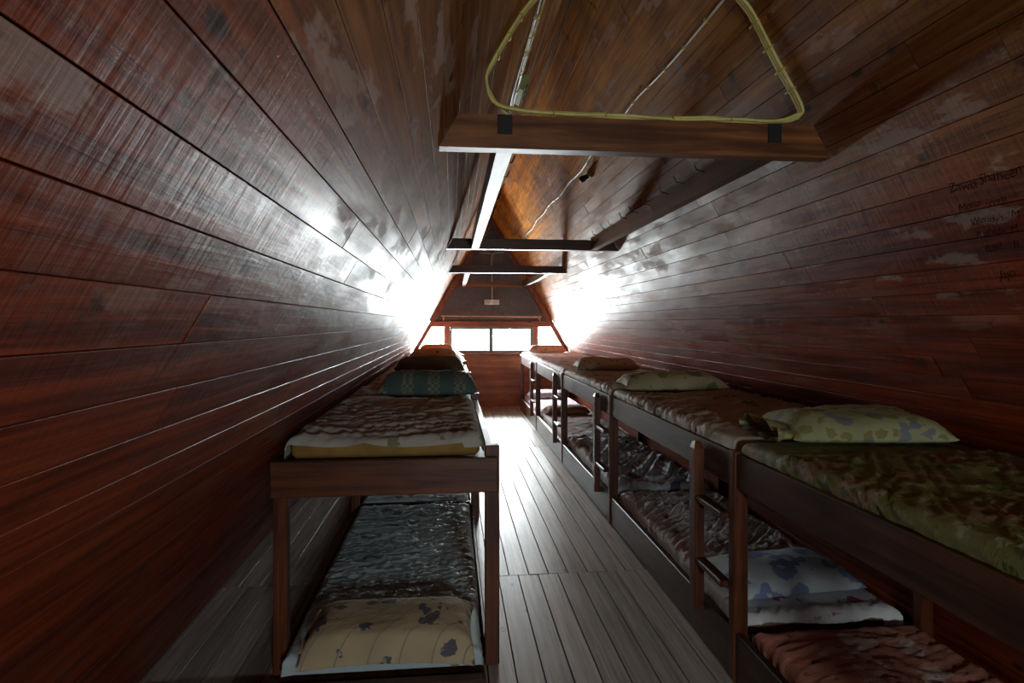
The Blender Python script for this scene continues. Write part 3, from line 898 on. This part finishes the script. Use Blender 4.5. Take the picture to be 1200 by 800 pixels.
F = {}
F['taupe'] = fabric('taupe_sheet', (0.29, 0.275, 0.24), [((0.20, 0.19, 0.08), 9, 0.28, 0.8)], rough=0.5, sheen=0.1)
F['teal'] = fabric('teal_check_case', (0.058, 0.098, 0.088), check=((0.30, 0.31, 0.20), 50, 6.0), rough=0.6)
F['olive_brown'] = fabric('olive_brown_case', (0.075, 0.06, 0.038), [((0.14, 0.11, 0.09), 12, 0.25, 0.9)])
F['brown'] = fabric('brown_case', (0.22, 0.16, 0.105), [((0.15, 0.10, 0.06), 12, 0.25, 0.9)])
F['rust'] = fabric('terracotta_case', (0.34, 0.20, 0.135), [((0.48, 0.33, 0.20), 11, 0.3, 0.9)])
F['silver'] = fabric('silver_sheet', (0.46, 0.45, 0.42), [((0.18, 0.18, 0.18), 13, 0.25, 0.9)], rough=0.42)
F['greyprint'] = fabric('grey_print_sheet', (0.42, 0.42, 0.40), [((0.14, 0.14, 0.15), 16, 0.3, 0.9)], rough=0.45)
F['seagreen'] = fabric('sea_grey_sheet', (0.33, 0.40, 0.42), [((0.22, 0.26, 0.16), 6, 0.24, 0.9)], rough=0.55, crease=0.35, spec=0.35, satin=True)
F['seagreen2'] = fabric('slate_sheet', (0.34, 0.39, 0.42), [((0.14, 0.16, 0.17), 7, 0.3, 0.9)], rough=0.36, crease=1.3, spec=0.6)
F['creamvine'] = fabric('cream_vine_case', (0.36, 0.29, 0.185), [((0.10, 0.10, 0.14), 10, 0.34, 0.9)], stripes=((0.30, 0.26, 0.20), 11, 0.75, 0.05))
F['olive'] = fabric('olive_patch_sheet', (0.12, 0.12, 0.04), [((0.26, 0.16, 0.08), 4.2, 0.40, 0.6), ((0.32, 0.33, 0.19), 13, 0.30, 0.9), ((0.10, 0.12, 0.03), 9, 0.26, 0.9)], rough=0.5)
F['palegreen'] = fabric('pale_green_case', (0.23, 0.24, 0.125), [((0.26, 0.23, 0.08), 16, 0.40, 0.9), ((0.20, 0.22, 0.27), 9, 0.30, 0.9)])
F['tan'] = fabric('tan_satin_sheet', (0.30, 0.27, 0.22), [((0.20, 0.15, 0.11), 5, 0.28, 0.8)], rough=0.38, crease=1.4, spec=0.6)
F['creamleaf'] = fabric('cream_leaf_case', (0.29, 0.275, 0.17), [((0.15, 0.25, 0.08), 10, 0.40, 0.9)])
F['drab'] = fabric('drab_satin_sheet', (0.31, 0.30, 0.27), [((0.20, 0.14, 0.11), 6, 0.28, 0.8)], rough=0.36, crease=1.4, spec=0.6)
F['taupemotif'] = fabric('taupe_motif_case', (0.25, 0.20, 0.14), [((0.14, 0.11, 0.07), 16, 0.25, 0.9)])
F['lilacgrey'] = fabric('lilac_grey_sheet', (0.46, 0.46, 0.50), [((0.38, 0.33, 0.38), 7, 0.3, 0.8)], rough=0.38, spec=0.6)
F['lilacwhite'] = fabric('lilac_white_sheet', (0.50, 0.49, 0.53), [((0.45, 0.36, 0.42), 7, 0.3, 0.8)], rough=0.4)
F['beigedot'] = fabric('beige_dot_case', (0.45, 0.36, 0.27), [((0.20, 0.14, 0.10), 26, 0.28, 0.5)])
F['rosebrick'] = fabric('rose_brick_sheet', (0.36, 0.15, 0.105), [((0.74, 0.55, 0.46), 5.5, 0.40, 0.9), ((0.30, 0.12, 0.08), 12, 0.22, 0.8)])
F['magenta'] = fabric('magenta_flower_sheet', (0.50, 0.51, 0.54), [((0.50, 0.03, 0.14), 6, 0.22, 0.9), ((0.40, 0.35, 0.38), 11, 0.22, 0.9)], rough=0.5)
F['blueflower'] = fabric('blue_flower_case', (0.42, 0.47, 0.58), [((0.25, 0.34, 0.62), 7, 0.50, 0.9), ((0.80, 0.82, 0.84), 12, 0.22, 0.9)])
F['navy'] = fabric('navy_white_sheet', (0.44, 0.46, 0.56), [((0.10, 0.11, 0.20), 4, 0.30, 0.7)], stripes=((0.72, 0.74, 0.80), 9, 1.1, 0.3), rough=0.45)
F['whiteink'] = fabric('white_ink_sheet', (0.62, 0.62, 0.58), [((0.10, 0.10, 0.11), 9, 0.24, 0.9)])
F['coffee'] = fabric('coffee_case', (0.25, 0.17, 0.12), [((0.38, 0.29, 0.21), 13, 0.25, 0.9)])
F['lilac'] = fabric('lilac_sheet', (0.55, 0.40, 0.48), [((0.40, 0.22, 0.33), 6, 0.3, 0.8)])
F['plum'] = fabric('plum_white_case', (0.62, 0.55, 0.60), [((0.20, 0.09, 0.18), 8, 0.32, 0.9)])

UR, LR_, UL, LL = 'upper mattresses of the right row', 'lower mattresses of the right row', 'upper mattresses of the left row', 'lower mattresses of the left row'
# right row, upper
UZ0, UZ1 = 0.917, 0.970
PR, PL = 'pillows of the right row', 'pillows of the left row'
mz = UZ1 + 0.003
ml = 0.965 + 0.003
PILLOWS = []
def P(*a, **k):
    PILLOWS.append((a, k)); PRESS.append((a[0][0], a[0][1], a[1] + (0.28 if k.get('open_end') else 0), a[2] + (0.08 if k.get('open_end') else 0), a[0][2]))
P((1.615, 2.30, mz), 0.62, 0.40, 0.115, -0.12, 'pale green blue-flowered pillow with an open dark case end', PR, F['palegreen'], 1, open_end=True, res=1.3)
P((1.535, 4.10, mz), 0.72, 0.36, 0.12, -0.04, 'cream pillow printed with green leaves on the tan satin mattress', PR, F['creamleaf'], 2)
P((1.52, 5.86, mz), 0.62, 0.34, 0.12, -0.03, 'taupe pillow with a small dark motif on the drab satin mattress', PR, F['taupemotif'], 3)
P((1.51, 9.52, mz), 0.60, 0.34, 0.12, 0.0, 'beige pillow dotted with brown beside the far window', PR, F['beigedot'], 4)
P((1.515, 2.66, 0.238), 0.62, 0.40, 0.10, 0.10, 'pale blue flowered pillow on the white and magenta mattress', PR, F['blueflower'], 5)
P((1.50, 7.80, 0.253), 0.58, 0.36, 0.10, 0.05, 'coffee-brown patterned pillow on the white ink-print mattress', PR, F['coffee'], 6)
P((1.50, 9.45, 0.253), 0.60, 0.38, 0.12, 0.05, 'white and plum pillow on the lilac mattress', PR, F['plum'], 7)
P((-0.155, 4.03, ml), 0.64, 0.38, 0.15, 0.0, 'teal pillow with columns of pale checks on the taupe mattress', PL, F['teal'], 8)
P((-0.215, 5.86, ml), 0.66, 0.36, 0.15, 0.0, 'olive-brown pillow right behind the teal checked one', PL, F['olive_brown'], 9)
P((-0.24, 7.76, ml), 0.62, 0.36, 0.145, 0.0, 'plain brown pillow between the olive-brown and terracotta ones', PL, F['brown'], 10)
P((-0.25, 9.62, ml), 0.56, 0.34, 0.14, 0.0, 'terracotta pillow at the window end of the left row', PL, F['rust'], 11)
P((-0.245, 2.53, 0.138), 0.68, 0.40, 0.11, -0.03, 'cream pillow with dark flowers and diagonal vines drooping off the sea-grey mattress', PL, F['creamvine'], 12, droop=-0.135, res=1.3)
rows = [(0, 'olive', 'green leafy mattress with tan patches under the open-ended pillow', 0.9, 0.010, 9, 21),
        (1, 'tan', 'tan satin mattress with fanned creases beside the cream leaf-print pillow', 0.55, 0.015, 8.5, 33),
        (2, 'drab', 'drab satin mattress under the taupe pillow', 0.6, 0.014, 9, 45),
        (3, 'lilacgrey', 'grey lilac mattress with no pillow on an upper berth', 0.3, 0.012, 6, 57),
        (4, 'lilacwhite', 'pale lilac mattress under the dotted beige pillow by the window', 0.3, 0.010, 6, 69)]
for k, f, lab, an, am, fr, sd in rows:
    ya, yb = RY[k] + 0.062, RY[k] + LEN - 0.014
    if k == 4: yb -= 0.05
    mattress(1.150, 1.985, ya, yb, UZ0, UZ1, lab, UR, F[f], 'foam', an, am, fr, 2.4, sd, drop=0.044, bare=(0.040, 0.03), res=1.3 if k < 2 else 0.9)
# right row, lower
rows = [(0, 'rosebrick', 'brick-rose mattress printed with pale flowers on a lower berth', 0.2, 0.010, 9, 3, 'foam'),
        (1, 'magenta', 'white mattress printed with magenta flowers under the blue pillow', 0.8, 0.015, 10, 5, 'foam3'),
        (2, 'navy', 'creased navy and white mattress on a lower berth', 1.0, 0.032, 4.6, 8, 'foam3'),
        (3, 'whiteink', 'white ink-print mattress over bare ochre foam', 0.4, 0.010, 6, 12, 'foam2'),
        (4, 'lilac', 'lilac mattress on the lower berth nearest the window wall', 0.3, 0.008, 5, 14, 'foam')]
for k, f, lab, an, am, fr, sd, fo in rows:
    ya, yb = RY[k] + 0.055, RY[k] + LEN - 0.03
    z1 = (0.215, 0.235, 0.25, 0.25, 0.25)[k]
    if k == 4: yb -= 0.05
    mattress(1.192, 1.878, ya, yb, 0.142, z1, lab, LR_, F[f], fo, an, am, fr, 2.2, sd, drop=0.055, bare=(0.028 if k in (1, 2) else (0.012 if k == 3 else 0), 0.03), res=1.3 if k < 3 else 0.9)
# left row, upper
rows = [(0, 'taupe', 'taupe mattress with a bare yellow foam edge', 0.25, 0.020, 4.5, 71),
        (1, 'greyprint', 'grey printed mattress between the teal checked and olive-brown pillows', 0.3, 0.012, 6, 73),
        (2, 'silver', 'silver grey mattress between the olive-brown and plain brown pillows', 0.3, 0.012, 6, 75),
        (3, 'silver', 'silver grey mattress at the window end under the terracotta pillow', 0.3, 0.012, 6, 77)]
for k, f, lab, an, am, fr, sd in rows:
    ya, yb = LY[k] + 0.014, LY[k] + LEN - 0.014
    if k == 3: yb -= 0.03
    mattress(-0.665, 0.124, ya, yb, 0.884, 0.965, lab, UL, F[f], 'foam', an, am, fr, 2.2, sd, drop=0.055, bare=(0.012 if k == 0 else 0.03, 0.03), res=1.4 if k == 0 else 0.8)
# left row, lower
rows = [(0, 'seagreen', 'sea-grey creased mattress under the cream vine-print pillow', 0.10, 0.016, 7, 81),
        (1, 'seagreen2', 'slate grey creased mattress behind the sea-grey one on the floor berths', 0.7, 0.013, 12, 83),
        (2, 'greyprint', 'grey printed mattress on a floor berth, third in from the cream vine-print pillow', 0.3, 0.01, 6, 85),
        (3, 'silver', 'silver grey mattress on the last floor berth at the window end', 0.3, 0.01, 6, 87)]
for k, f, lab, an, am, fr, sd in rows:
    ya, yb = LY[k] + (-0.075 if k == 0 else 0.10), LY[k] + LEN - 0.03
    mattress(-0.654, 0.117, ya, yb, 0.062 if k == 0 else 0.038, 0.135, lab, LL, F[f], 'foam3', an, am, fr, 5.0, sd, drop=0.06, res=1.5 if k == 0 else 0.8)
for a_, k_ in PILLOWS: pillow(*a_, **k_)
